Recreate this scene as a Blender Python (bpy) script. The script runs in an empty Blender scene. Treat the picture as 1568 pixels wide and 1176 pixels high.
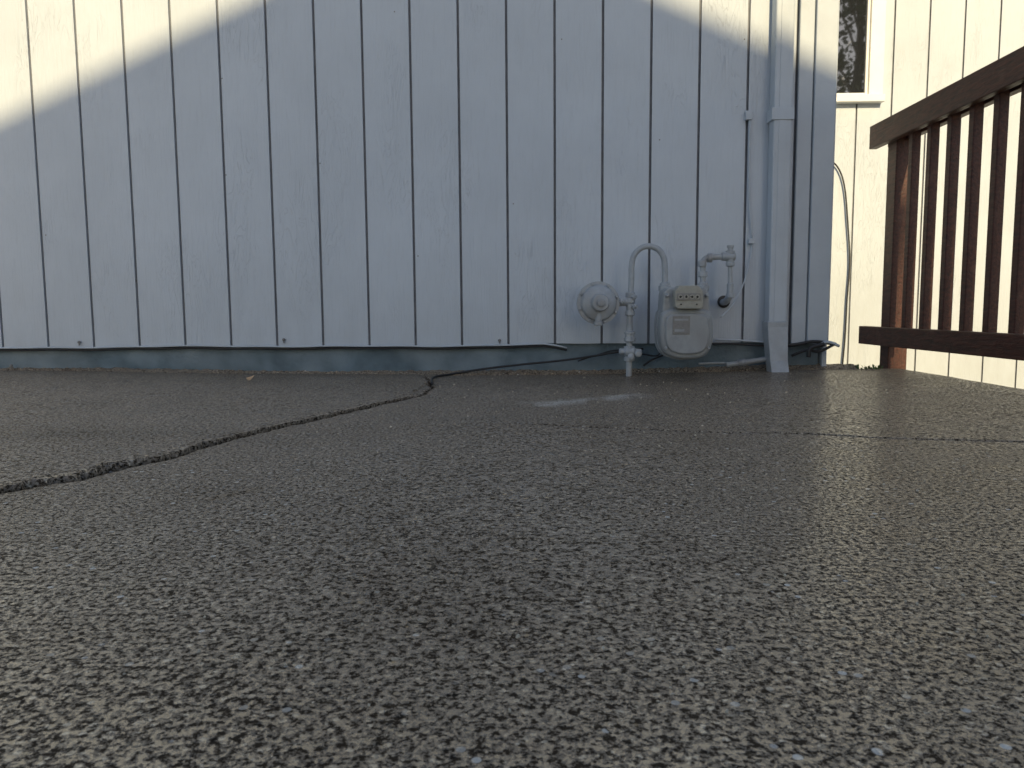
import bpy, bmesh, math, random
import numpy as np
from mathutils import Vector, Matrix, Euler
random.seed(4); rng=np.random.default_rng(7)
scene=bpy.context.scene
# ------------------------------------------------------------------ camera
F=1178.0
CAM=Vector((0,0,0.28))
M=(Matrix.Rotation(math.radians(1.0),3,'Z') @ Matrix.Rotation(math.radians(90-5.6),3,'X') @ Matrix.Rotation(math.radians(-0.4),3,'Z'))
cd=bpy.data.cameras.new('camera'); cam=bpy.data.objects.new('camera',cd); scene.collection.objects.link(cam)
cam.matrix_world=Matrix.Translation(CAM)@M.to_4x4()
cd.sensor_width=36; cd.lens=F/1568*36; cd.clip_start=0.02; cd.clip_end=2000
cd.dof.use_dof=True; cd.dof.focus_distance=1.6; cd.dof.aperture_fstop=20
scene.camera=cam
# survey helpers: real-world position of a measured point on a vertical plane Y or on the ground
def P(u,v,Y):
    d=M@Vector(((u-784)/F,(588-v)/F,-1)); return CAM+d*(Y/d.y)
def G(u,v,z=0.0):
    d=M@Vector(((u-784)/F,(588-v)/F,-1)); return CAM+d*((z-CAM.z)/d.z)
W=3.27; W2=4.70; SOIL=-0.30
# ------------------------------------------------------------------ materials
def mat(name):
    m=bpy.data.materials.new(name); m.use_nodes=True; nt=m.node_tree
    b=nt.nodes['Principled BSDF']; return m,nt,b
def N(nt,t,**k):
    n=nt.nodes.new(t)
    for a,v in k.items():
        if a in n.inputs.keys(): n.inputs[a].default_value=v
        else: setattr(n,a,v)
    return n
def L(nt,a,b): nt.links.new(a,b)
def ramp(nt,src,stops):
    r=N(nt,'ShaderNodeValToRGB'); e=r.color_ramp.elements
    while len(e)<len(stops): e.new(0.5)
    for i,(p,c) in enumerate(stops):
        e[i].position=p; e[i].color=(c,c,c,1) if not isinstance(c,tuple) else (*c,1)
    L(nt,src,r.inputs[0]); return r.outputs[0]
def coords(nt,scale=(1,1,1)):
    tc=N(nt,'ShaderNodeTexCoord'); mp=N(nt,'ShaderNodeMapping'); mp.inputs['Scale'].default_value=scale
    L(nt,tc.outputs['Object'],mp.inputs[0]); return mp.outputs[0]
def noise(nt,co,scale,detail=4,rough=0.55,dist=0):
    n=N(nt,'ShaderNodeTexNoise'); n.inputs['Scale'].default_value=scale; n.inputs['Detail'].default_value=detail
    n.inputs['Roughness'].default_value=rough; n.inputs['Distortion'].default_value=dist
    L(nt,co,n.inputs['Vector']); return n.outputs[0]
def mix(nt,f,a,b,mode='MIX'):
    m=N(nt,'ShaderNodeMix',data_type='RGBA',blend_type=mode)
    for s,v in ((m.inputs[0],f),(m.inputs[6],a),(m.inputs[7],b)):
        if isinstance(v,(int,float)): s.default_value=v
        elif isinstance(v,tuple): s.default_value=(*v,1)
        else: L(nt,v,s)
    return m.outputs[2]
def math_(nt,op,a,b=0.0,clamp=False):
    m=N(nt,'ShaderNodeMath',operation=op); m.use_clamp=clamp
    for s,v in ((m.inputs[0],a),(m.inputs[1],b)):
        if isinstance(v,(int,float)): s.default_value=v
        else: L(nt,v,s)
    return m.outputs[0]
def bump(nt,b,h,dist,strength=1.0,prev=None):
    n=N(nt,'ShaderNodeBump'); n.inputs['Distance'].default_value=dist; n.inputs['Strength'].default_value=strength
    L(nt,h,n.inputs['Height'])
    if prev is not None: L(nt,prev,n.inputs['Normal'])
    L(nt,n.outputs[0],b.inputs['Normal']); return n.outputs[0]
def simple(name,col,rough=0.6,metal=0.0,var=0.15,sc=30,bd=0.0006,dirt=None):
    m,nt,b=mat(name); co=coords(nt)
    n=noise(nt,co,sc,4); n2=noise(nt,co,sc*0.25,3)
    c=mix(nt,ramp(nt,n,[(0.3,0.0),(0.7,1.0)]),tuple(x*(1-var) for x in col),tuple(min(1,x*(1+var)) for x in col))
    if dirt: c=mix(nt,ramp(nt,n2,[(0.5,0.0),(0.72,0.8)]),c,dirt)
    L(nt,c,b.inputs['Base Color']); b.inputs['Roughness'].default_value=rough; b.inputs['Metallic'].default_value=metal
    bump(nt,b,noise(nt,co,sc*6,2),bd); return m
def siding_mat():
    m,nt,b=mat('painted_plywood_siding')
    co=coords(nt,(1,1,0.06)); co3=coords(nt); co2=coords(nt,(1,1,0.2))
    g1=noise(nt,co,150,3,0.6,0.3)           # fine vertical grain
    g2=noise(nt,co2,20,3,0.5,1.0)           # cathedral swirls
    rings=math_(nt,'FRACT',math_(nt,'MULTIPLY',g2,9.0))
    rings=ramp(nt,rings,[(0.0,0.0),(0.12,1.0),(0.55,0.75),(1.0,0.55)])
    patch=ramp(nt,noise(nt,coords(nt,(1,1,0.45)),5.0,2),[(0.50,0.0),(0.62,1.0)])
    rr=mix(nt,patch,(0.7,0.7,0.7),rings)
    h=math_(nt,'ADD',math_(nt,'MULTIPLY',g1,0.6),math_(nt,'MULTIPLY',rr,0.45))
    bump(nt,b,h,0.0028,0.9)
    st=ramp(nt,noise(nt,co3,2.6,5,0.6),[(0.3,0.90),(0.7,1.0)])
    c=mix(nt,1.0,(0.565,0.622,0.688),st,'MULTIPLY')
    c=mix(nt,math_(nt,'MULTIPLY',ramp(nt,h,[(0.30,1.0),(0.6,0.0)]),0.35),c,(0.40,0.42,0.45))
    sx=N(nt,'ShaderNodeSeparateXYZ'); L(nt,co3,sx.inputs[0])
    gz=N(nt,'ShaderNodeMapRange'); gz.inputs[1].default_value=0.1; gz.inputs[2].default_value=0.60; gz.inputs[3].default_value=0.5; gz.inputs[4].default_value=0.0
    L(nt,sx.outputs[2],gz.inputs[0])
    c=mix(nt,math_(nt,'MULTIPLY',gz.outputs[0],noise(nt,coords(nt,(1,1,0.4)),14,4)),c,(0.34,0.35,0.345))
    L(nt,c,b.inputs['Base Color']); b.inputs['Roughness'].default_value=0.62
    return m
M_SID=siding_mat()
M_GROOVE=simple('groove_painted_shade',(0.19,0.20,0.225),0.8,0,0.2,20)  # shade inside the siding grooves, put in as a darker colour
M_TRIM=simple('painted_trim',(0.475,0.525,0.58),0.55,0,0.06,9,0.0008,(0.42,0.46,0.49))
M_WHITE=simple('white_vinyl',(0.8,0.8,0.78),0.4,0,0.04,9,0.0002)
M_METER=simple('grey_meter_paint',(0.30,0.32,0.335),0.42,0.0,0.1,35,0.0005,(0.20,0.20,0.20))
M_PIPE=simple('grey_pipe_paint',(0.36,0.39,0.42),0.40,0.0,0.1,45,0.0006,(0.25,0.25,0.25))
M_DARK=simple('dark_rubber',(0.02,0.02,0.022),0.5,0,0.2,40)
M_CREAM=simple('index_plate',(0.33,0.33,0.295),0.35,0,0.1,60)
M_LABEL=simple('label_plate',(0.23,0.225,0.22),0.4,0,0.12,120)
M_FOUND=simple('painted_foundation',(0.115,0.16,0.19),0.8,0,0.3,8,0.005,(0.24,0.28,0.30))
M_ROOF=simple('asphalt_shingle',(0.08,0.075,0.07),0.9,0,0.3,30,0.003)
M_GWALL=simple('garage_siding',(0.45,0.37,0.28),0.7,0,0.06,6,0.001)
M_RUST=simple('nail_rust',(0.22,0.21,0.20),0.7,0.2,0.2,80)
M_LEAF=simple('dry_leaf',(0.50,0.33,0.19),0.7,0,0.3,60)
M_GREEN=simple('weed_leaf',(0.07,0.13,0.03),0.6,0,0.4,60)
M_TLEAF=simple('tree_leaf',(0.045,0.085,0.025),0.6,0,0.5,3)
M_BARK=simple('bark',(0.10,0.075,0.055),0.9,0,0.3,20,0.01)
def wood():
    m,nt,b=mat('stained_redwood'); co=coords(nt,(6,1,6)); 
    n=noise(nt,co,14,5,0.6,0.5); n2=noise(nt,coords(nt),9,4)
    c=mix(nt,ramp(nt,n,[(0.3,0.0),(0.7,1.0)]),(0.028,0.009,0.006),(0.105,0.030,0.018))
    c=mix(nt,ramp(nt,n2,[(0.6,0.0),(0.8,0.5)]),c,(0.18,0.10,0.07))
    L(nt,c,b.inputs['Base Color']); b.inputs['Roughness'].default_value=0.5
    bump(nt,b,n,0.003); return m
M_WOOD=wood()
m,nt,b=mat('window_glass'); b.inputs['Base Color'].default_value=(0.02,0.022,0.025,1); b.inputs['Roughness'].default_value=0.02
b.inputs['IOR'].default_value=2.3; bump(nt,b,noise(nt,coords(nt),4,1),0.002,0.15); M_GLASS=m
def ground_mat():
    m,nt,b=mat('exposed_aggregate_concrete'); co=coords(nt)
    big=noise(nt,co,1.3,3,0.55,0.4); mid=noise(nt,co,9,4,0.6)
    fine=noise(nt,co,340,3,0.7); med=noise(nt,co,140,3,0.68)
    v=N(nt,'ShaderNodeTexVoronoi'); v.inputs['Scale'].default_value=170; L(nt,co,v.inputs['Vector'])
    v2=N(nt,'ShaderNodeTexVoronoi'); v2.inputs['Scale'].default_value=95; L(nt,co,v2.inputs['Vector'])
    sc=N(nt,'ShaderNodeSeparateColor'); L(nt,v.outputs['Color'],sc.inputs[0])
    sc2=N(nt,'ShaderNodeSeparateColor'); L(nt,v2.outputs['Color'],sc2.inputs[0])
    base=mix(nt,ramp(nt,big,[(0.35,0.0),(0.65,1.0)]),(0.235,0.170,0.108),(0.30,0.235,0.165))
    base=mix(nt,ramp(nt,mid,[(0.35,0.0),(0.7,0.6)]),base,(0.37,0.30,0.22))
    stone=ramp(nt,sc.outputs[0],[(0.0,(0.05,0.043,0.037)),(0.25,(0.15,0.12,0.09)),(0.5,(0.38,0.30,0.205)),(0.75,(0.54,0.44,0.315)),(1.0,(0.74,0.62,0.46))])
    inst=ramp(nt,v.outputs['Distance'],[(0.34,1.0),(0.56,0.0)])
    shown=math_(nt,'MULTIPLY',inst,ramp(nt,sc.outputs[1],[(0.42,0.0),(0.48,0.9)]))
    c=mix(nt,shown,base,stone)
    pits=ramp(nt,math_(nt,'ADD',math_(nt,'MULTIPLY',fine,0.40),math_(nt,'MULTIPLY',med,0.60)),[(0.44,0.0),(0.53,1.0)])
    c=mix(nt,1.0,c,mix(nt,pits,(0.14,0.13,0.12),(1.1,1.1,1.1)),'MULTIPLY')
    st2=ramp(nt,sc2.outputs[2],[(0.0,(0.55,0.52,0.47)),(0.4,(0.60,0.44,0.26)),(0.7,(0.36,0.34,0.33)),(1.0,(0.8,0.77,0.70))])
    in2=math_(nt,'MULTIPLY',ramp(nt,v2.outputs['Distance'],[(0.28,1.0),(0.36,0.0)]),ramp(nt,sc2.outputs[0],[(0.94,0.0),(0.95,0.95)]))
    c=mix(nt,in2,c,st2)
    at3=N(nt,'ShaderNodeAttribute',attribute_name='dark_patch')
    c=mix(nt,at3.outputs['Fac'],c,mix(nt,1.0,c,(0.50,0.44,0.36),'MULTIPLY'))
    at=N(nt,'ShaderNodeAttribute',attribute_name='crack')
    c=mix(nt,at.outputs['Fac'],c,(0.006,0.005,0.004))
    at2=N(nt,'ShaderNodeAttribute',attribute_name='scuff')
    c=mix(nt,math_(nt,'MULTIPLY',at2.outputs['Fac'],ramp(nt,med,[(0.38,0.0),(0.56,0.9)])),c,(0.66,0.63,0.58))
    L(nt,c,b.inputs['Base Color'])
    r0=ramp(nt,mid,[(0.3,0.16),(0.7,0.26)])
    inv=math_(nt,'SUBTRACT',1.0,math_(nt,'MULTIPLY',at.outputs['Fac'],1.4,True),True)
    live=math_(nt,'MULTIPLY',pits,inv)
    L(nt,mix(nt,live,(0.85,0.85,0.85),r0),b.inputs['Roughness'])
    L(nt,mix(nt,inv,(0.0,0.0,0.0),mix(nt,pits,(0.12,0.12,0.12),(1.0,1.0,1.0))),b.inputs['Specular IOR Level'])
    b.inputs['IOR'].default_value=1.6
    h=math_(nt,'ADD',math_(nt,'MULTIPLY',pits,0.8),math_(nt,'ADD',math_(nt,'MULTIPLY',shown,0.3),math_(nt,'MULTIPLY',in2,0.5)))
    bump(nt,b,math_(nt,'ADD',h,math_(nt,'MULTIPLY',fine,0.5)),0.0007,0.9)
    return m
M_CONC=ground_mat()
def soil_mat():
    m,nt,b=mat('soil_and_grass'); co=coords(nt)
    n=noise(nt,co,1.2,6); n2=noise(nt,co,25,6)
    c=mix(nt,ramp(nt,n,[(0.4,0.0),(0.6,1.0)]),(0.16,0.12,0.08),(0.10,0.11,0.05))
    c=mix(nt,0.5,c,mix(nt,n2,(0.03,0.03,0.02),(0.2,0.18,0.12)))
    L(nt,c,b.inputs['Base Color']); b.inputs['Roughness'].default_value=0.95; bump(nt,b,n2,0.02); return m
M_SOIL=soil_mat()
# ------------------------------------------------------------------ mesh helpers
def empty(name):
    o=bpy.data.objects.new(name,None); scene.collection.objects.link(o); return o
def finish(bm,name,mt,parent=None,smooth=False,bevel=0,seg=2,autos=False):
    me=bpy.data.meshes.new(name); bmesh.ops.recalc_face_normals(bm,faces=bm.faces); bm.to_mesh(me); bm.free()
    for m_ in (mt if isinstance(mt,list) else [mt]): me.materials.append(m_)
    o=bpy.data.objects.new(name,me); scene.collection.objects.link(o)
    if parent: o.parent=parent
    if smooth:
        for p in me.polygons: p.use_smooth=True
    if autos: me.set_sharp_from_angle(angle=math.radians(32))
    if bevel:
        md=o.modifiers.new('bevel','BEVEL'); md.width=bevel; md.segments=seg; md.limit_method='ANGLE'
    return o
def box(bm,a,b):
    x0,y0,z0=a; x1,y1,z1=b
    v=[bm.verts.new(p) for p in ((x0,y0,z0),(x1,y0,z0),(x1,y1,z0),(x0,y1,z0),(x0,y0,z1),(x1,y0,z1),(x1,y1,z1),(x0,y1,z1))]
    for f in ((0,3,2,1),(4,5,6,7),(0,1,5,4),(1,2,6,5),(2,3,7,6),(3,0,4,7)): bm.faces.new([v[i] for i in f])
def B(name,a,b,mt,parent=None,bevel=0.003):
    bm=bmesh.new(); box(bm,a,b); return finish(bm,name,mt,parent,bevel=bevel)
def lathe(bm,p,axis,prof,seg=24):
    axis=Vector(axis).normalized(); p=Vector(p)
    t=Vector((0,0,1)) if abs(axis.z)<0.9 else Vector((1,0,0))
    a=axis.cross(t).normalized(); c=axis.cross(a)
    rings=[]
    for r,h in prof:
        rings.append([bm.verts.new(p+axis*h+(a*math.cos(2*math.pi*i/seg)+c*math.sin(2*math.pi*i/seg))*max(r,1e-4)) for i in range(seg)])
    for k in range(len(rings)-1):
        for i in range(seg):
            j=(i+1)%seg; bm.faces.new((rings[k][i],rings[k][j],rings[k+1][j],rings[k+1][i]))
    bm.faces.new(rings[0]); bm.faces.new(rings[-1][::-1])
def smoothpts(pts,n=6):
    pts=[Vector(p) for p in pts]
    if len(pts)<3: return pts
    e=[pts[0]*2-pts[1]]+pts+[pts[-1]*2-pts[-2]]; out=[]
    for i in range(1,len(e)-2):
        for k in range(n):
            t=k/n; a,b_,c,d=e[i-1],e[i],e[i+1],e[i+2]
            out.append(0.5*((2*b_)+(-a+c)*t+(2*a-5*b_+4*c-d)*t*t+(-a+3*b_-3*c+d)*t**3))
    out.append(pts[-1]); return out
def tube(bm,pts,r,seg=12,sm=True,n=6):
    pts=smoothpts(pts,n) if sm else [Vector(p) for p in pts]
    d=(pts[1]-pts[0]).normalized(); t=Vector((0,0,1)) if abs(d.z)<0.9 else Vector((1,0,0))
    a=d.cross(t).normalized(); rings=[]
    for i,p in enumerate(pts):
        d=(pts[min(i+1,len(pts)-1)]-pts[max(i-1,0)]).normalized()
        a=(a-d*a.dot(d)).normalized(); c=d.cross(a)
        rings.append([bm.verts.new(p+(a*math.cos(2*math.pi*k/seg)+c*math.sin(2*math.pi*k/seg))*r) for k in range(seg)])
    for k in range(len(rings)-1):
        for i in range(seg):
            j=(i+1)%seg; bm.faces.new((rings[k][i],rings[k][j],rings[k+1][j],rings[k+1][i]))
    bm.faces.new(rings[0]); bm.faces.new(rings[-1][::-1])
def prism(bm,outline,y0,y1):
    a=[bm.verts.new((x,y0,z)) for x,z in outline]; c=[bm.verts.new((x,y1,z)) for x,z in outline]; n=len(a)
    bm.faces.new(a); bm.faces.new(c[::-1])
    for i in range(n): bm.faces.new((a[i],c[i],c[(i+1)%n],a[(i+1)%n]))
# ------------------------------------------------------------------ numpy value noise
def vnoise(x,y,seed=0):
    xi=np.floor(x).astype(np.int64); yi=np.floor(y).astype(np.int64); fx=x-xi; fy=y-yi
    fx=fx*fx*(3-2*fx); fy=fy*fy*(3-2*fy)
    def h(a,b):
        n=(a*374761393+b*668265263+seed*974711)&0x7fffffff; n=((n^(n>>13))*1274126177)&0x7fffffff
        return ((n^(n>>16))&0xffff)/65535.0
    return (h(xi,yi)*(1-fx)+h(xi+1,yi)*fx)*(1-fy)+(h(xi,yi+1)*(1-fx)+h(xi+1,yi+1)*fx)*fy
def fbm(x,y,s,oct=4,seed=0):
    r=0;a=.5
    for o in range(oct): r=r+a*(vnoise(x*s,y*s,seed+o)-.5); s*=2.1; a*=.5
    return r
def sstep(a,b,x):
    t=np.clip((x-a)/(b-a),0,1); return t*t*(3-2*t)
# ------------------------------------------------------------------ concrete slab
CR1=[(-60,766),(0,751),(75,737),(120,731),(150,724),(190,712),(250,702),(310,683),(400,660),(470,643),(520,633),(600,614),(650,602),(662,592),(657,584),(650,573)]
CR1=[G(u,v) for u,v in CR1]; CR1=[(p.x,p.y) for p in CR1]
e0,e1=CR1[0],CR1[2]; k=12; CR1=[(e0[0]-(e1[0]-e0[0])*k,e0[1]-(e1[1]-e0[1])*k*0.3)]+CR1
CR2=[G(u,v) for u,v in [(815,650),(900,655),(1000,658),(1100,662),(1200,664),(1300,669),(1400,673),(1500,676),(1620,679)]]; CR2=[(p.x,p.y) for p in CR2]
XE=1.60
def hbase(x,y):
    s=sstep(1.4,3.1,y)
    z=0.022*(1-sstep(-2.2,-0.7,x))*s
    z=z+0.016*sstep(0.2,1.2,x)*s
    z=z+0.010*fbm(x,y,1.1,3,5)+0.003*fbm(x,y,5,3,9)
    return z
def polyd(x,y,poly):
    d=np.full(x.shape,9.0)
    for (ax,ay),(bx,by) in zip(poly[:-1],poly[1:]):
        vx,vy=bx-ax,by-ay; t=np.clip(((x-ax)*vx+(y-ay)*vy)/(vx*vx+vy*vy),0,1)
        d=np.minimum(d,np.hypot(x-ax-t*vx,y-ay-t*vy))
    return d
xs=np.concatenate([np.arange(-8,-2.6,0.15),np.arange(-2.6,XE,0.0046),[XE]])
ys=np.concatenate([np.arange(-3.9,0.35,0.12),np.arange(0.35,W+0.03,0.0034)])
nx,ny=len(xs),len(ys); X,Y=np.meshgrid(xs,ys)
Xe=X.copy(); right=sstep(XE-0.1,XE,X); Xe=X+right*(0.012*fbm(X*0,Y,9,4,3)*2)   # slightly ragged edge
Z=hbase(X,Y)
wx=X+0.020*fbm(X,Y,14,4,21)+0.012*fbm(X,Y,55,2,23); wy=Y+0.020*fbm(X,Y,14,4,31)+0.012*fbm(X,Y,55,2,33)
d1=polyd(wx,wy,CR1); wx2=X+0.006*fbm(X,Y,40,3,41); wy2=Y+0.02*fbm(X,Y,12,4,51); d2=polyd(wx2,wy2,CR2)
ax=np.array([p[0] for p in CR1[:-3]]); ay=np.array([p[1] for p in CR1[:-3]])
left=(wy>np.interp(wx,ax,ay))&(wx<CR1[-2][0])
Z=Z+np.where(left,0.006,0)
sp=G(185,715); spall=np.exp(-(((X-sp.x)/0.075)**2+((Y-sp.y)/0.055)**2))
chips=sstep(0.12,0.22,fbm(X,Y,22,3,63))
w1=0.0052+0.005*fbm(X,Y,9,3,61)+0.010*spall+0.008*chips*(1-0.6*sstep(1.4,2.2,Y)); w1=w1*(1-0.40*sstep(1.9,2.6,Y))
c1=1-sstep(w1*0.8,w1*1.5,d1); w2=0.0027+0.0012*sstep(0,0.6,X); c2=1-sstep(w2,w2*2.2,d2)
q0,q1=G(320,765),G(395,748)
tiny=polyd(X+0.01*fbm(X,Y,20,3,71),Y,[(q0.x,q0.y),(q1.x,q1.y)])
c3=0.5*(1-sstep(0.004,0.012,tiny))
Z=Z-0.045*c1-0.010*c2-0.003*c3-0.004*np.exp(-(d1/0.025)**2)*(1+fbm(X,Y,30,2,77))
crack=np.clip(c1*1.3+c2*0.95+c3*0.5+0.38*np.exp(-(d1/0.013)**2),0,1)
s0=G(830,618); s1=G(965,607); ds=polyd(X,Y+0.10*fbm(X,Y,6,3,81),[(s0.x,s0.y),(s1.x,s1.y)])
scuff=(1-sstep(0.0,0.10,ds))*sstep(-0.18,0.10,fbm(X,Y,14,4,85))
def blob(u,v,rx,ry,a):
    g=G(u,v); return a*np.exp(-(((X-g.x)/rx)**2+((Y-g.y)/ry)**2))
dark_patch=blob(60,672,0.45,0.10,0.9)+blob(660,760,0.16,0.5,0.35)+blob(700,1000,0.12,0.25,0.4)+blob(320,755,0.09,0.04,0.4)+blob(760,640,0.35,0.35,0.3)+blob(1000,585,0.8,0.14,0.35)  # soft dark patches multiplied into the concrete colour
dark_patch=np.clip(dark_patch*(1+1.8*fbm(X,Y,4,4,91)),0,1)
co=np.stack([Xe,Y,Z],-1).reshape(-1,3).astype(np.float32)
nv=nx*ny; idx=np.arange(nv).reshape(ny,nx)
q=np.stack([idx[:-1,:-1],idx[:-1,1:],idx[1:,1:],idx[1:,:-1]],-1).reshape(-1,4)
sk=co.reshape(ny,nx,3)[:,-1,:].copy(); sk[:,2]=SOIL-0.02; sk[:,0]-=0.01
co=np.concatenate([co,sk]); si=np.arange(ny)+nv
q2=np.stack([idx[:-1,-1],si[:-1],si[1:],idx[1:,-1]],-1); q=np.concatenate([q,q2])
me=bpy.data.meshes.new('concrete_patio'); me.vertices.add(len(co)); me.vertices.foreach_set('co',co.ravel())
me.loops.add(q.size); me.loops.foreach_set('vertex_index',q.ravel().astype(np.int32))
me.polygons.add(len(q)); me.polygons.foreach_set('loop_start',np.arange(0,q.size,4,dtype=np.int32)); me.polygons.foreach_set('loop_total',np.full(len(q),4,dtype=np.int32))
me.update(calc_edges=True)
for nm,arr in (('crack',crack),('scuff',scuff),('dark_patch',dark_patch)):
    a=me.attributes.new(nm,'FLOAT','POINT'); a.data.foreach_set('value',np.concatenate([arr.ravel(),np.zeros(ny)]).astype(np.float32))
me.polygons.foreach_set('use_smooth',np.ones(len(q),dtype=bool))
me.materials.append(M_CONC); slab=bpy.data.objects.new('concrete_patio',me); scene.collection.objects.link(slab)
def gz(x,y): return float(hbase(np.array([x]),np.array([y]))[0])
bm=bmesh.new(); s=600
bm.faces.new([bm.verts.new(p) for p in ((-s,-s,SOIL),(s,-s,SOIL),(s,s,SOIL),(-s,s,SOIL))]); finish(bm,'ground',M_SOIL)
# ------------------------------------------------------------------ house
house=empty('house')
def siding(name,x0,x1,Yf,groove0,step,zbot,ztop,wav):
    g=groove0-math.ceil((groove0-x0)/step)*step
    prof=[(x0,0)]; gi=set()
    while g<x1:
        if g>x0+0.03:
            last=prof[-1][0]
            for k in range(1,5): prof.append((last+(g-0.0058-last)*k/5,0))
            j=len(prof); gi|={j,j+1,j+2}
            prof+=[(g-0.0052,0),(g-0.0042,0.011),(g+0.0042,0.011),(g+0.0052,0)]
        g+=step
    prof.append((x1,0))
    bm=bmesh.new(); rows=[]
    for x,dy in prof:
        zb=zbot+wav*(math.sin(x*3.1)+0.7*math.sin(x*8.3+1)+0.4*math.sin(x*21))
        rows.append((bm.verts.new((x,Yf+0.03,zb+0.002)),bm.verts.new((x,Yf+dy,zb)),bm.verts.new((x,Yf+dy,ztop))))
    for i,(a,c) in enumerate(zip(rows[:-1],rows[1:])):
        bm.faces.new((a[0],c[0],c[1],a[1])); f=bm.faces.new((a[1],c[1],c[2],a[2]))
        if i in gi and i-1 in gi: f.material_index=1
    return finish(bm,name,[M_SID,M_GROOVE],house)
XC=P(1268,500,W).x           # corner of the front wall
gl=P(57,265,W).x; gr=P(1142,265,W).x
step=(gr-gl)/15.0
zb=P(500,529,W).z
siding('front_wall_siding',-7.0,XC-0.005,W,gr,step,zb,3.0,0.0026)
XW=3*2.4+XC
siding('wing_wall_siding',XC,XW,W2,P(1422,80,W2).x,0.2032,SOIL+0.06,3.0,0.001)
B('side_wall',(XC-0.02,W+0.004,-0.28),(XC,W2,3.0),M_SID,house)
B('foundation',(-7,W+0.022,SOIL-0.1),(XC-0.03,W+0.2,zb+0.03),M_FOUND,house,0)
B('wing_foundation',(XC,W2+0.022,SOIL-0.1),(XW,W2+0.2,SOIL+0.1),M_FOUND,house,0)
bm=bmesh.new(); prev=None
for i in range(260):
    x=-3+i*0.017; y=W-0.004+0.014*math.sin(x*5)+random.uniform(-.006,.006); z=gz(x,W-0.02)
    r=[bm.verts.new((x,y-0.02,z-0.01)),bm.verts.new((x,y,z+0.008+random.uniform(-.003,.004))),bm.verts.new((x,W+0.03,z+0.02+random.uniform(-.003,.004)))]
    if prev:
        for k in range(2): bm.faces.new((prev[k],r[k],r[k+1],prev[k+1]))
    prev=r
finish(bm,'foundation_mortar',M_CONC,house,smooth=True)
bm=bmesh.new()
wv=lambda x:0.0026*(math.sin(x*3.1)+0.7*math.sin(x*8.3+1)+0.4*math.sin(x*21))
pts=[(x,W-0.006-0.003*math.sin(x*9),zb-0.002+wv(x)) for x in np.arange(-4,P(845,520,W).x,0.04)]
pts+=[(P(852,528,W).x,W-0.006,zb-0.006),(P(868,531,W).x,W-0.01,zb-0.016)]
tube(bm,pts,0.0036,8,False); finish(bm,'drip_flashing',M_TRIM,house,True)
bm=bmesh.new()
tube(bm,[(x,y+0.009,z-0.010) for x,y,z in pts],0.0050,6,False); finish(bm,'flashing_gap_shade',M_DARK,house,True)  # dark strip standing in for the shade in the gap below the siding
def vboard(name,u0,u1,Y0,th,z0,z1,mt=M_TRIM,v=300,bev=0.003):
    return B(name,(P(u0,v,Y0).x,Y0,z0),(P(u1,v,Y0).x,Y0+th,z1),mt,house,bev)
zc=zb-0.005
vboard('corner_board',1243,1275,W-0.028,0.026,zc,3.0)
vboard('corner_board_inner',1218,1240,W-0.018,0.016,zc,3.0)
B('corner_board_return',(XC-0.012,W-0.0015,zc),(XC+0.004,W+0.09,3.0),M_TRIM,house)
ds_=empty('downspout'); ds_.parent=house
def dbox(name,u0,u1,Y0,Y1,z0,z1,mt=M_TRIM,bev=0.006):
    return B(name,(P(u0,300,Y0).x,Y0,z0),(P(u1,300,Y0).x,Y1,z1),mt,ds_,bev)
zdb=P(1190,497,W-0.09).z
dbox('pipe',1182,1210,W-0.075,W-0.012,zdb,3.0)
dbox('pipe_rib',1190,1202,W-0.0775,W-0.074,zdb+0.01,2.99,M_TRIM,0.001)
dbox('strap',1179,1213,W-0.080,W-0.009,P(1190,190,W).z,P(1190,172,W).z,M_TRIM,0.001)
bm=bmesh.new(); a=P(1192,497,W-0.09); c=P(1198,563,W-0.15)
vs=[]
for p,dy,w in ((Vector((a.x,W-0.085,a.z+0.012)),0.075,0.042),(Vector((a.x,W-0.085,a.z-0.010)),0.075,0.042),(Vector((a.x*.4+c.x*.6,W-0.11,0.06)),0.07,0.037),(Vector((c.x,W-0.13,0.014)),0.07,0.036)):
    vs.append([bm.verts.new((p.x+sx*w,p.y+(dy if sy else 0),p.z)) for sx,sy in ((-1,0),(1,0),(1,1),(-1,1))])
for k in range(3):
    for i in range(4): bm.faces.new((vs[k][i],vs[k][(i+1)%4],vs[k+1][(i+1)%4],vs[k+1][i]))
bm.faces.new(vs[0]); 
finish(bm,'shoe',M_PIPE,ds_,bevel=0.004)
# window on the wing
win=empty('window'); win.parent=house
xr=P(1328,80,W2).x; zs=P(1310,147,W2).z; zt=zs+1.15; xl=xr-0.75
B('glass',(xl,W2-0.012,zs),(xr,W2-0.004,zt),M_GLASS,win,0)
B('sash_right',(xr-0.016,W2-0.025,zs),(xr,W2-0.001,zt),M_WHITE,win)
B('sash_bottom',(xl,W2-0.024,zs),(xr-0.016,W2-0.001,zs+0.012),M_WHITE,win)
B('trim_right',(xr+0.001,W2-0.04,zs-0.002),(P(1350,80,W2).x,W2-0.001,zt),M_WHITE,win)
B('sill',(xl-0.08,W2-0.055,zs-0.045),(P(1352,80,W2).x,W2-0.001,zs-0.003),M_WHITE,win)
B('trim_left',(xl-0.07,W2-0.04,zs-0.002),(xl-0.001,W2-0.001,zt),M_WHITE,win)
B('trim_top',(xl-0.08,W2-0.04,zt+0.001),(P(1352,80,W2).x,W2-0.001,zt+0.08),M_WHITE,win)
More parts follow.
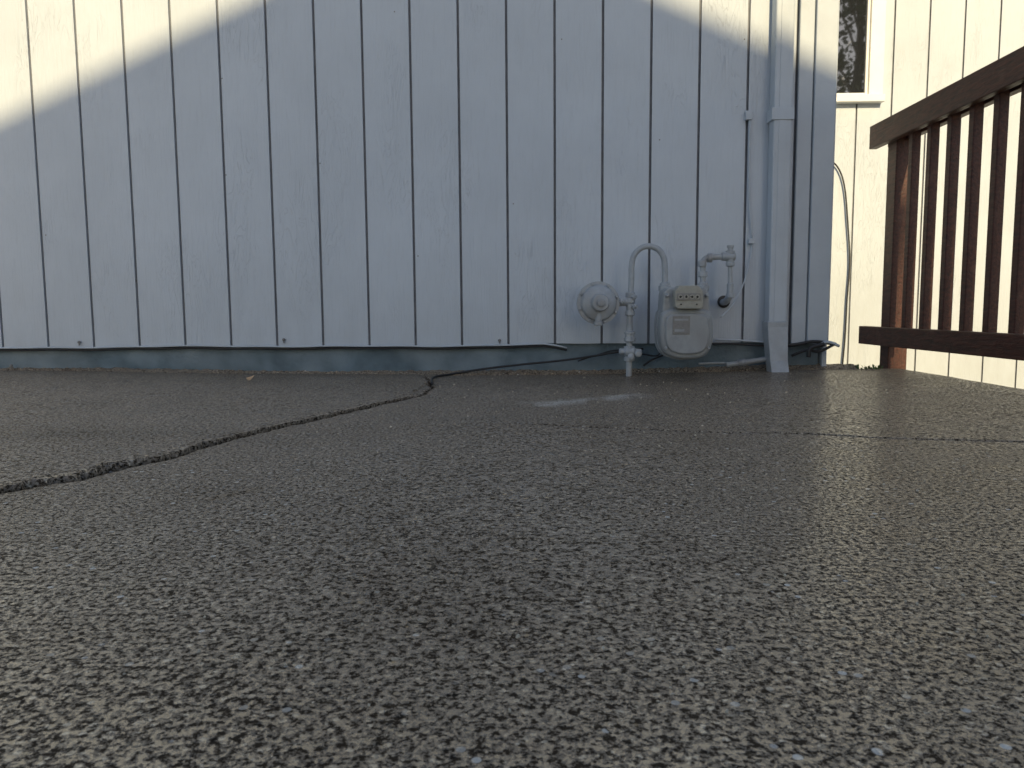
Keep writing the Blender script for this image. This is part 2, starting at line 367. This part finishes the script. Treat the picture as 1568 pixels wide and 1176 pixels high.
def slabroof(name,x0,x1,y0,z0,y1,z1,t=0.15):
    bm=bmesh.new(); prism(bm,[(y0,z0),(y1,z1),(y1,z1+t),(y0,z0+t)],x0,x1)
    for v in bm.verts: v.co=Vector((v.co.y,v.co.x,v.co.z))
    finish(bm,name,M_ROOF,house)
slabroof('roof',-7.3,XC+0.2,W-0.25,3.0,9,5.2)
slabroof('wing_roof',XC+0.21,XW+0.3,W2-0.25,3.0,9,4.7)
bm=bmesh.new()
for (u,v) in [(122,524),(435,520),(765,521),(18,560)]:
    p=P(u,v,W-0.004); lathe(bm,p,(0,-1,0),[(0.004,0),(0.0065,0.001),(0.0065,0.006),(0.003,0.01)],10)
    tube(bm,[p+Vector((0,-0.004,0)),p+Vector((0.001,-0.006,-0.014))],0.003,6,False)
for (u,v) in [(604,18),(209,430),(786,312),(340,120),(1010,214),(346,268),(640,392),(1140,60),(490,250),(268,180),(930,455),(70,360),(860,60)]:
    p=P(u,v,W-0.0003); lathe(bm,p,(0,-1,0),[(0.0028,0),(0.0025,0.0008)],8)
finish(bm,'siding_nails',M_RUST,house)
# ------------------------------------------------------------------ gas meter
gm=empty('gas_meter')
Yp=W-0.13; px=lambda n,Y=Yp: n*Y/F
bm=bmesh.new()
xr_=P(965,500,Yp).x
def Pz(v): return P(965,v,Yp).z
tube(bm,[(xr_-0.004,Yp,-0.03),(xr_-0.002,Yp,Pz(450))],0.0125,14,False)
lathe(bm,(xr_-0.003,Yp,Pz(553)),(0,0,1),[(0.016,0),(0.022,0.002),(0.022,0.016),(0.017,0.018),(0.017,0.045),(0.022,0.047),(0.022,0.06),(0.014,0.062)],8)
lathe(bm,(xr_-0.002,Yp,Pz(524)),(0,0,1),[(0.014,0),(0.024,0.004),(0.024,0.018),(0.019,0.02),(0.019,0.033),(0.023,0.035),(0.023,0.043),(0.014,0.046)],8)
lathe(bm,(xr_-0.045,Yp-0.005,Pz(538)),(1,0,0),[(0.010,0),(0.013,0.004),(0.013,0.02),(0.02,0.025),(0.02,0.06),(0.012,0.066),(0.009,0.09)],14)
lathe(bm,(xr_+0.03,Yp-0.01,Pz(541)),(0,-1,0),[(0.012,-0.01),(0.014,0.0),(0.014,0.02),(0.009,0.024)],12)
lathe(bm,(xr_,Yp-0.01,Pz(546)),(0,-1,0),[(0.014,0),(0.014,0.02),(0.006,0.023),(0.006,0.035)],10)
lathe(bm,(xr_-0.001,Yp,Pz(484)),(0,0,1),[(0.014,0),(0.02,0.003),(0.02,0.02),(0.016,0.022),(0.017,0.05),(0.021,0.055),(0.021,0.07),(0.016,0.073),(0.019,0.078),(0.019,0.095),(0.013,0.098)],10)
for v,dx in ((455,0.018),(470,0.02),(462,-0.03)):
    lathe(bm,(xr_+dx-0.01,Yp-0.012,Pz(v)),(0.5,-1,0.1),[(0.010,-0.01),(0.011,0),(0.011,0.014),(0.007,0.016),(0.007,0.022),(0.0,0.024)],6)
lathe(bm,(xr_-0.045,Yp,Pz(462)),(1,0,0),[(0.014,0),(0.014,0.012),(0.019,0.014),(0.019,0.03),(0.015,0.033),(0.015,0.05)],10)
pts=[P(966,448,Yp),P(967,425,Yp),P(967,410,Yp),P(970,393,Yp),P(980,381,Yp),P(994,377,Yp),P(1008,382,Yp),P(1016,394,Yp),P(1018,410,Yp),P(1018,434,Yp)]
tube(bm,pts,0.0118,14)
finish(bm,'inlet_piping',M_PIPE,gm,True,autos=True)
bm=bmesh.new()
rc=P(916,464,Yp-0.02); ax_=Vector((0.10,-1,0.02)).normalized()
k=px(32,Yp)/0.088
lathe(bm,rc,ax_,[(0.018,-0.075),(0.03,-0.07),(0.034,-0.045),(0.06,-0.03),(0.080*k,-0.012),(0.0805*k,-0.006),(0.089*k,-0.006),(0.089*k,0.006),(0.076*k,0.0065),(0.074*k,0.010),(0.070*k,0.022),(0.058*k,0.031),(0.040,0.034),(0.036,0.035),(0.035,0.050),(0.031,0.055),(0.016,0.056),(0.0155,0.066),(0.012,0.068),(0.0,0.068)],48)
a_=ax_.cross(Vector((0,0,1))).normalized(); c_=ax_.cross(a_)
for i in range(8):
    an=i*math.pi/4+0.3; lathe(bm,rc+(a_*math.cos(an)+c_*math.sin(an))*0.082*k,ax_,[(0.006,0.004),(0.006,0.014),(0.0,0.016)],6)
tube(bm,[rc+Vector((0,-0.02,-0.03)),rc+Vector((0,-0.024,-0.06)),rc+Vector((-0.001,-0.024,-0.078))],0.014,12)
lathe(bm,rc+Vector((-0.001,-0.024,-0.072)),(0,0,-1),[(0.014,0),(0.018,0.002),(0.018,0.016),(0.015,0.018)],12)
tube(bm,[rc+Vector((0.02,0.03,0)),rc+Vector((0.07,0.022,0.002)),Vector((xr_-0.03,Yp,Pz(462)))],0.018,14)
finish(bm,'pressure_regulator',M_PIPE,gm,True,autos=True)
Ym=W-0.26
def O(lst,Y=Ym): return [(P(u,v,Y).x,P(u,v,Y).z) for u,v in lst]
def rounded(lst,n=4):
    v=[Vector((x,0,z)) for x,z in lst]
    out=[]; m_=len(v)
    for i in range(m_):
        a,b_,c,d=v[i-1],v[i],v[(i+1)%m_],v[(i+2)%m_]
        for k in range(n):
            t=k/n; q_=0.5*((2*b_)+(-a+c)*t+(2*a-5*b_+4*c-d)*t*t+(-a+3*b_-3*c+d)*t**3); out.append((q_.x,q_.z))
    return out
low=rounded(O([(1016,477),(1012,490),(1011,510),(1013,530),(1021,543),(1036,549),(1052,550),(1069,549),(1083,543),(1091,529),(1093,510),(1092,490),(1088,477),(1070,472),(1034,472)]),3)
bm=bmesh.new(); prism(bm,low,Ym,Ym+0.155); finish(bm,'body',M_METER,gm,True,bevel=0.016,seg=4,autos=True)
cx=sum(p[0] for p in low)/len(low); cz=sum(p[1] for p in low)/len(low)
fl=[(cx+(x-cx)*1.05,cz+(z-cz)*1.05) for x,z in low]
bm=bmesh.new(); prism(bm,fl,Ym+0.05,Ym+0.062); prism(bm,fl,Ym+0.105,Ym+0.115); finish(bm,'body_flanges',M_METER,gm,True,bevel=0.002,autos=True)
inn=[(cx+(x-cx)*0.82,cz+(z-cz)*0.80) for x,z in low]
bm=bmesh.new(); prism(bm,inn,Ym-0.010,Ym+0.02); finish(bm,'front_cover',M_METER,gm,True,bevel=0.007,seg=3,autos=True)
bm=bmesh.new()
prism(bm,O([(1015,480),(1017,447),(1024,440),(1080,440),(1087,447),(1089,480)]),Ym+0.012,Ym+0.13)
finish(bm,'top_case',M_METER,gm,bevel=0.008,seg=3)
bm=bmesh.new()
for (u,v) in ((1022,487),(1084,487),(1020,533),(1085,533),(1022,452),(1083,452)):
    p=P(u,v,Ym); lathe(bm,(p.x,Ym+0.012,p.z),(0,-1,0),[(0.007,-0.02),(0.007,0.012),(0.005,0.016)],6)
for u in (1018,1076):
    lathe(bm,(P(u,440,Yp).x,Yp,P(u,447,Yp).z),(0,0,1),[(0.022,-0.01),(0.022,0.004),(0.026,0.006),(0.026,0.024),(0.021,0.027),(0.021,0.034),(0.016,0.038)],8)
finish(bm,'fittings',M_PIPE,gm,True,autos=True)
bm=bmesh.new(); prism(bm,O([(1034,470),(1033,446),(1040,437),(1070,437),(1077,446),(1077,470),(1073,473),(1038,473)],Ym-0.03),Ym-0.03,Ym+0.03); finish(bm,'register_box',M_CREAM,gm,bevel=0.004)
def rect(name,u0,v0,u1,v1,Y,th,mt,bev=0.001):
    a=P(u0,v1,Y); c=P(u1,v0,Y); return B(name,(a.x,Y,a.z),(c.x,Y+th,c.z),mt,gm,bev)
rect('register_window',1037,449,1073,460,Ym-0.034,0.005,M_LABEL)
bm=bmesh.new()
for u in (1042,1051,1060,1068):
    p=P(u,454.5,Ym-0.034); lathe(bm,p,(0,-1,0),[(0.0095,-0.001),(0.0095,0.0015)],16)
finish(bm,'dials',M_CREAM,gm)
bm=bmesh.new()
for j,u in enumerate((1042,1051,1060,1068)):
    p=P(u,454.5,Ym-0.0358); an=j*1.3+0.4; lathe(bm,p,(0,-1,0),[(0.0045,-0.0001),(0.0045,0.001)],10)
    tube(bm,[p,p+Vector((math.cos(an)*0.008,-0.0005,math.sin(an)*0.008))],0.0013,5,False)
for u in (1043,1067):
    p=P(u,466,Ym-0.034); lathe(bm,p,(0,-1,0),[(0.003,-0.004),(0.003,0.002)],8)
finish(bm,'dial_hands',M_DARK,gm)
rect('name_plate',1030,484,1057,512,Ym-0.0125,0.003,M_LABEL)
rect('plate_stripe',1033,488,1054,491,Ym-0.0135,0.002,M_METER,0)
rect('plate_stripe_low',1033,504,1048,508,Ym-0.0135,0.002,M_METER,0)
bm=bmesh.new()
tube(bm,[P(1076,434,Yp),P(1076,410,Yp),P(1076,402,Yp),P(1082,395,Yp),P(1092,394,Yp),P(1112,393,Yp)],0.0118,14)
lathe(bm,P(1076,424,Yp),(0,0,1),[(0.016,0),(0.019,0.001),(0.019,0.02),(0.016,0.022)],8)
lathe(bm,P(1075,408,Yp),(0,0,1),[(0.014,0),(0.018,0.001),(0.018,0.02),(0.014,0.024)],12)
lathe(bm,P(1083,395,Yp),(1,0,0),[(0.014,0),(0.018,0.001),(0.018,0.018),(0.014,0.02)],12)
lathe(bm,P(1105,393,Yp),(1,0,0),[(0.013,0),(0.017,0.001),(0.017,0.015),(0.02,0.02),(0.019,0.05),(0.012,0.055)],12)
lathe(bm,P(1118,408,Yp),(0,0,1),[(0.012,0),(0.018,0.002),(0.018,0.014),(0.016,0.016),(0.017,0.05),(0.019,0.052),(0.019,0.062),(0.011,0.064),(0.011,0.074),(0.014,0.075),(0.014,0.084),(0.0,0.085)],12)
tube(bm,[P(1118,408,Yp),P(1118,440,Yp)],0.0095,12,False)
lathe(bm,P(1118,440,Yp),(0,0,1),[(0.01,0),(0.014,0.001),(0.014,0.014),(0.01,0.016)],8)
tube(bm,[P(1118,440,Yp),P(1117,452,Yp),P(1112,461,Yp+0.03),P(1106,463,W+0.01)],0.0135,12)
lathe(bm,P(1118,456,Yp),(0,0,1),[(0.014,0),(0.018,0.001),(0.018,0.016),(0.014,0.018)],12)
finish(bm,'outlet_piping',M_PIPE,gm,True,autos=True)
bm=bmesh.new(); lathe(bm,P(1108,462,W-0.002),(0,-1,0),[(0.026,-0.002),(0.026,0.003),(0.018,0.006)],18); finish(bm,'wall_sleeve',M_DARK,gm,True,autos=True)
# ------------------------------------------------------------------ thin conduit & cables
uc=empty('utility_conduit')
bm=bmesh.new(); Yc=W-0.012
x_=P(1147,250,Yc).x
tube(bm,[(x_,Yc,P(1147,178,Yc).z),(x_+0.004,Yc,P(1150,300,Yc).z),(P(1152,368,Yc).x,Yc,P(1152,368,Yc).z)],0.0042,8)
tube(bm,[P(1152,372,Yc),P(1149,395,Yc),P(1140,430,Yc-0.02),P(1125,462,Yc-0.05),P(1104,486,Yp)],0.003,8)
finish(bm,'tube',M_TRIM,uc,True)
bm=bmesh.new()
for u,v,w,h in ((1147,176,5,7),(1151,369,4,4)):
    a=P(u-w,v+h,W-0.022); c=P(u+w,v-h,W-0.022); box(bm,(a.x,W-0.022,a.z),(c.x,W-0.001,c.z))
finish(bm,'clips',M_TRIM,uc,bevel=0.002)
bm=bmesh.new()
def gp(u,v,dz=0.006):
    p=G(u,v); return Vector((p.x,min(p.y,W-0.01),gz(p.x,min(p.y,W-0.01))+dz))
tube(bm,[gp(661,590),gp(664,580),P(690,573,W-0.03),P(740,565,W-0.02),P(800,558,W-0.015),P(860,552,W-0.015),P(910,545,W-0.03),P(945,539,W-0.05),P(985,534,W-0.05)],0.0045,8)
tube(bm,[P(885,553,W-0.01),P(910,545,W-0.02),P(948,536,W-0.02),P(1000,545,W-0.02),P(1012,540,W-0.03)],0.003,8)
tube(bm,[P(985,560,W-0.02),P(1005,548,W-0.02),P(1060,530,W-0.02),P(1110,526,W-0.02),P(1175,530,W-0.02)],0.004,8)
tube(bm,[P(1170,530,W-0.02),P(1215,528,W-0.05),P(1245,523,W-0.05),P(1280,527,W-0.05)],0.007,8)
tube(bm,[P(1212,545,W-0.04),P(1235,536,W-0.06),P(1255,538,W-0.06),P(1278,527,W-0.06)],0.006,8)
finish(bm,'black_cable',M_DARK,None,True)
bm=bmesh.new()
tube(bm,[P(1095,520,W-0.02),P(1130,521,W-0.015),P(1172,524,W-0.02)],0.004,8)
tube(bm,[P(1255,526,W-0.05),P(1270,524,W-0.06),P(1285,530,W-0.06)],0.006,8)
finish(bm,'grey_cable',M_TRIM,None,True)
bm=bmesh.new()
tube(bm,[P(1112,559,W-0.06),P(1140,555,W-0.06),P(1178,549,W-0.05)],0.011,12)
lathe(bm,P(1130,556,W-0.06),(1,0,0.1),[(0.012,0),(0.015,0.001),(0.015,0.03),(0.012,0.032)],10)
tube(bm,[P(1070,557,W-0.03),P(1100,556,W-0.03),P(1130,557,W-0.03)],0.005,8)
finish(bm,'ground_conduit',M_METER,None,True)
bm=bmesh.new()
tube(bm,[P(1238,547,W-0.08),P(1241,533,W-0.08),P(1262,527,W-0.08)],0.009,8)
finish(bm,'cable_elbow',M_DARK,None,True)
bm=bmesh.new(); Yw=W2-0.02
tube(bm,[P(1262,240,Yw),P(1282,255,Yw),P(1293,285,Yw),P(1298,340,Yw),P(1301,400,Yw),P(1297,460,Yw),P(1294,515,Yw),P(1290,560,Yw)],0.005,8)
finish(bm,'hanging_cable',M_DARK,None,True)
# ------------------------------------------------------------------ deck railing
rl=empty('deck_railing'); XR=1.70
Ye=3.79*(XR-0.005)/P(1331,212,3.79).x; Yb=3.79*XR/P(1315,512,3.79).x
def rbox(name,a,b): return B(name,a,b,M_WOOD,rl,0.004)
zt1=P(1332,194,Ye).z; zt0=P(1332,229,Ye).z
zb1=P(1316,499,Yb).z; zb0=P(1316,526,Yb).z
rbox('top_rail',(XR-0.005,1.0,zt0),(XR+0.034,Ye,zt1))
rbox('top_rail_back',(XR+0.076,1.0,zt0+0.006),(XR+0.114,Ye-0.02,zt1-0.004))
rbox('bottom_rail',(XR-0.002,1.0,zb0),(XR+0.036,Yb,zb1))
rbox('end_post',(XR+0.037,Ye-0.20,SOIL-0.05),(XR+0.126,Ye-0.11,zt1-0.006))
rbox('near_post',(XR+0.037,1.3,SOIL-0.05),(XR+0.126,1.39,zt1-0.006))
y=Ye-0.33; i=0
while y>1.42:
    rbox('baluster_%d'%i,(XR+0.037,y-0.019,zb0+0.01),(XR+0.075,y+0.019,zt1-0.01)); y-=0.158; i+=1
# ------------------------------------------------------------------ garage behind the photographer (casts the gabled shade)
EL=math.radians(25); AZ=math.radians(5)
gar=empty('garage'); Yg=-4.0; D=W-Yg
apz=P(685,-118,W).z+0.085+D/math.cos(AZ)*math.tan(EL); apx=P(690,-100,W).x+D*math.tan(AZ)
hw=2.10; sl=0.44; ez=apz-sl*hw
bm=bmesh.new(); prism(bm,[(apx-hw,SOIL),(apx+hw,SOIL),(apx+hw,ez-0.1),(apx,apz-0.1),(apx-hw,ez-0.1)],Yg-7,Yg-0.1); finish(bm,'walls',M_GWALL,gar)
bm=bmesh.new(); o=0.06
prism(bm,[(apx-hw-o,ez-sl*o-0.09),(apx,apz-0.09),(apx+hw+o,ez-sl*o-0.09),(apx+hw+o,ez-sl*o),(apx,apz),(apx-hw-o,ez-sl*o)],Yg-7.1,Yg); finish(bm,'roof',M_ROOF,gar)
B('garage_door',(apx-1.3,Yg-0.12,SOIL+0.3),(apx+1.3,Yg-0.06,2.1),M_WHITE,gar,0.01)
# ------------------------------------------------------------------ trees behind the photographer (seen in the window reflection)
def tree(x,y,h,r,seed,n=7000):
    rg=np.random.default_rng(seed); rt=empty('tree')
    bm=bmesh.new(); base=Vector((x,y,SOIL))
    lathe(bm,base,(0,0,1),[(0.28,-0.2),(0.2,0.5),(0.15,h*0.5),(0.05,h*0.9)],12)
    cl=[]
    for i in range(34):
        a=rg.uniform(0,6.28); t=rg.uniform(0.32,0.98); z=h*t; rr=r*math.sqrt(max(0.05,1-((t-0.6)/0.45)**2))*rg.uniform(0.35,1)
        tip=base+Vector((math.cos(a)*rr,math.sin(a)*rr,z)); st=base+Vector((0,0,z*0.8))
        tube(bm,[st,(st+tip)/2+Vector((0,0,0.15)),tip],0.03,6); cl.append(tip)
    finish(bm,'trunk_and_limbs',M_BARK,rt,True)
    c=np.array([list(cl[k]) for k in rg.integers(0,len(cl),n)]); c+=rg.normal(0,0.36,(n,3))
    a=rg.normal(0,1,(n,3)); a/=np.linalg.norm(a,axis=1)[:,None]; b_=np.cross(a,rg.normal(0,1,(n,3))); b_/=np.linalg.norm(b_,axis=1)[:,None]
    s=rg.uniform(0.06,0.13,(n,1)); v=np.stack([c-a*s,c-b_*s*.6,c+a*s,c+b_*s*.6],1).reshape(-1,3)
    me=bpy.data.meshes.new('foliage'); me.from_pydata(v.tolist(),[],np.arange(4*n).reshape(-1,4).tolist()); me.materials.append(M_TLEAF)
    o=bpy.data.objects.new('foliage',me); scene.collection.objects.link(o); o.parent=rt
tree(8.3,-10.5,9.5,2.5,1,5000); tree(13.5,-15,11,3,2,5000)
# ------------------------------------------------------------------ small things on the patio
bm=bmesh.new()
for i in range(440):
    near=i<40
    d=random.uniform(0.5,1.3) if near else 0.5+2.6*random.random()**1.2; x=random.uniform(-0.68,0.68)*d
    if x>1.5: continue
    r=random.uniform(0.0016,0.003) if near else random.uniform(0.0009,0.0024)*(0.6+0.5*d)
    mt_=Matrix.Translation((x,d,gz(x,d)+r*0.2))@Euler((random.random()*3,random.random()*3,random.random()*3)).to_matrix().to_4x4()@Matrix.Diagonal((r,r*random.uniform(.6,1),r*random.uniform(.4,.8),1))
    bmesh.ops.create_icosphere(bm,subdivisions=1,radius=1,matrix=mt_)
finish(bm,'loose_grit',simple('grit',(0.48,0.42,0.33),0.6,0,0.45,60),None)
bm=bmesh.new(); p=gp(384,586,0)
n=9; top=[];bot=[]
for i in range(n):
    t=i/(n-1); xx=p.x-0.018+0.036*t; ww=0.011*math.sin(math.pi*t)+0.001; zz=p.z+0.008+0.016*(t-.4)**2*4
    top.append(bm.verts.new((xx,p.y+ww,zz+0.014*math.sin(math.pi*t)))); bot.append(bm.verts.new((xx,p.y-ww,zz)))
for i in range(n-1): bm.faces.new((top[i],bot[i],bot[i+1],top[i+1]))
finish(bm,'dry_leaf',M_LEAF,None,True)
bm=bmesh.new()
for i in range(70):
    x=random.uniform(1.36,1.52); y=W+random.uniform(0.0,0.07); z0=0.0
    h=random.uniform(0.01,0.035); a=random.uniform(0,6.28); l=random.uniform(0.01,0.03)
    b0=Vector((x,y,z0)); t=b0+Vector((math.cos(a)*l,math.sin(a)*l,h)); s_=Vector((-math.sin(a),math.cos(a),0))*0.005
    m1=(b0+t)/2+Vector((0,0,0.01))
    bm.faces.new([bm.verts.new(q_) for q_ in (b0-s_*.4,m1-s_,t,m1+s_,b0+s_*.4)])
finish(bm,'weed_clump',M_GREEN,None)
# ------------------------------------------------------------------ light
wd=bpy.data.worlds.new('World'); scene.world=wd; wd.use_nodes=True; nt=wd.node_tree
sky=nt.nodes.new('ShaderNodeTexSky'); sky.sky_type='NISHITA'; sky.sun_disc=False; sky.sun_elevation=EL; sky.sun_rotation=math.pi-AZ
bg=nt.nodes['Background']; bg.inputs[1].default_value=0.15; nt.links.new(sky.outputs[0],bg.inputs[0])
sd=bpy.data.lights.new('sun','SUN'); sd.energy=5; sd.angle=math.radians(0.85); sd.color=(1.0,0.80,0.46)
so=bpy.data.objects.new('sun',sd); scene.collection.objects.link(so)
dv=Vector((-math.sin(AZ)*math.cos(EL),math.cos(AZ)*math.cos(EL),-math.sin(EL))); so.rotation_euler=dv.to_track_quat('-Z','Y').to_euler()
scene.view_settings.view_transform='Standard'; scene.view_settings.look='None'; scene.view_settings.exposure=0
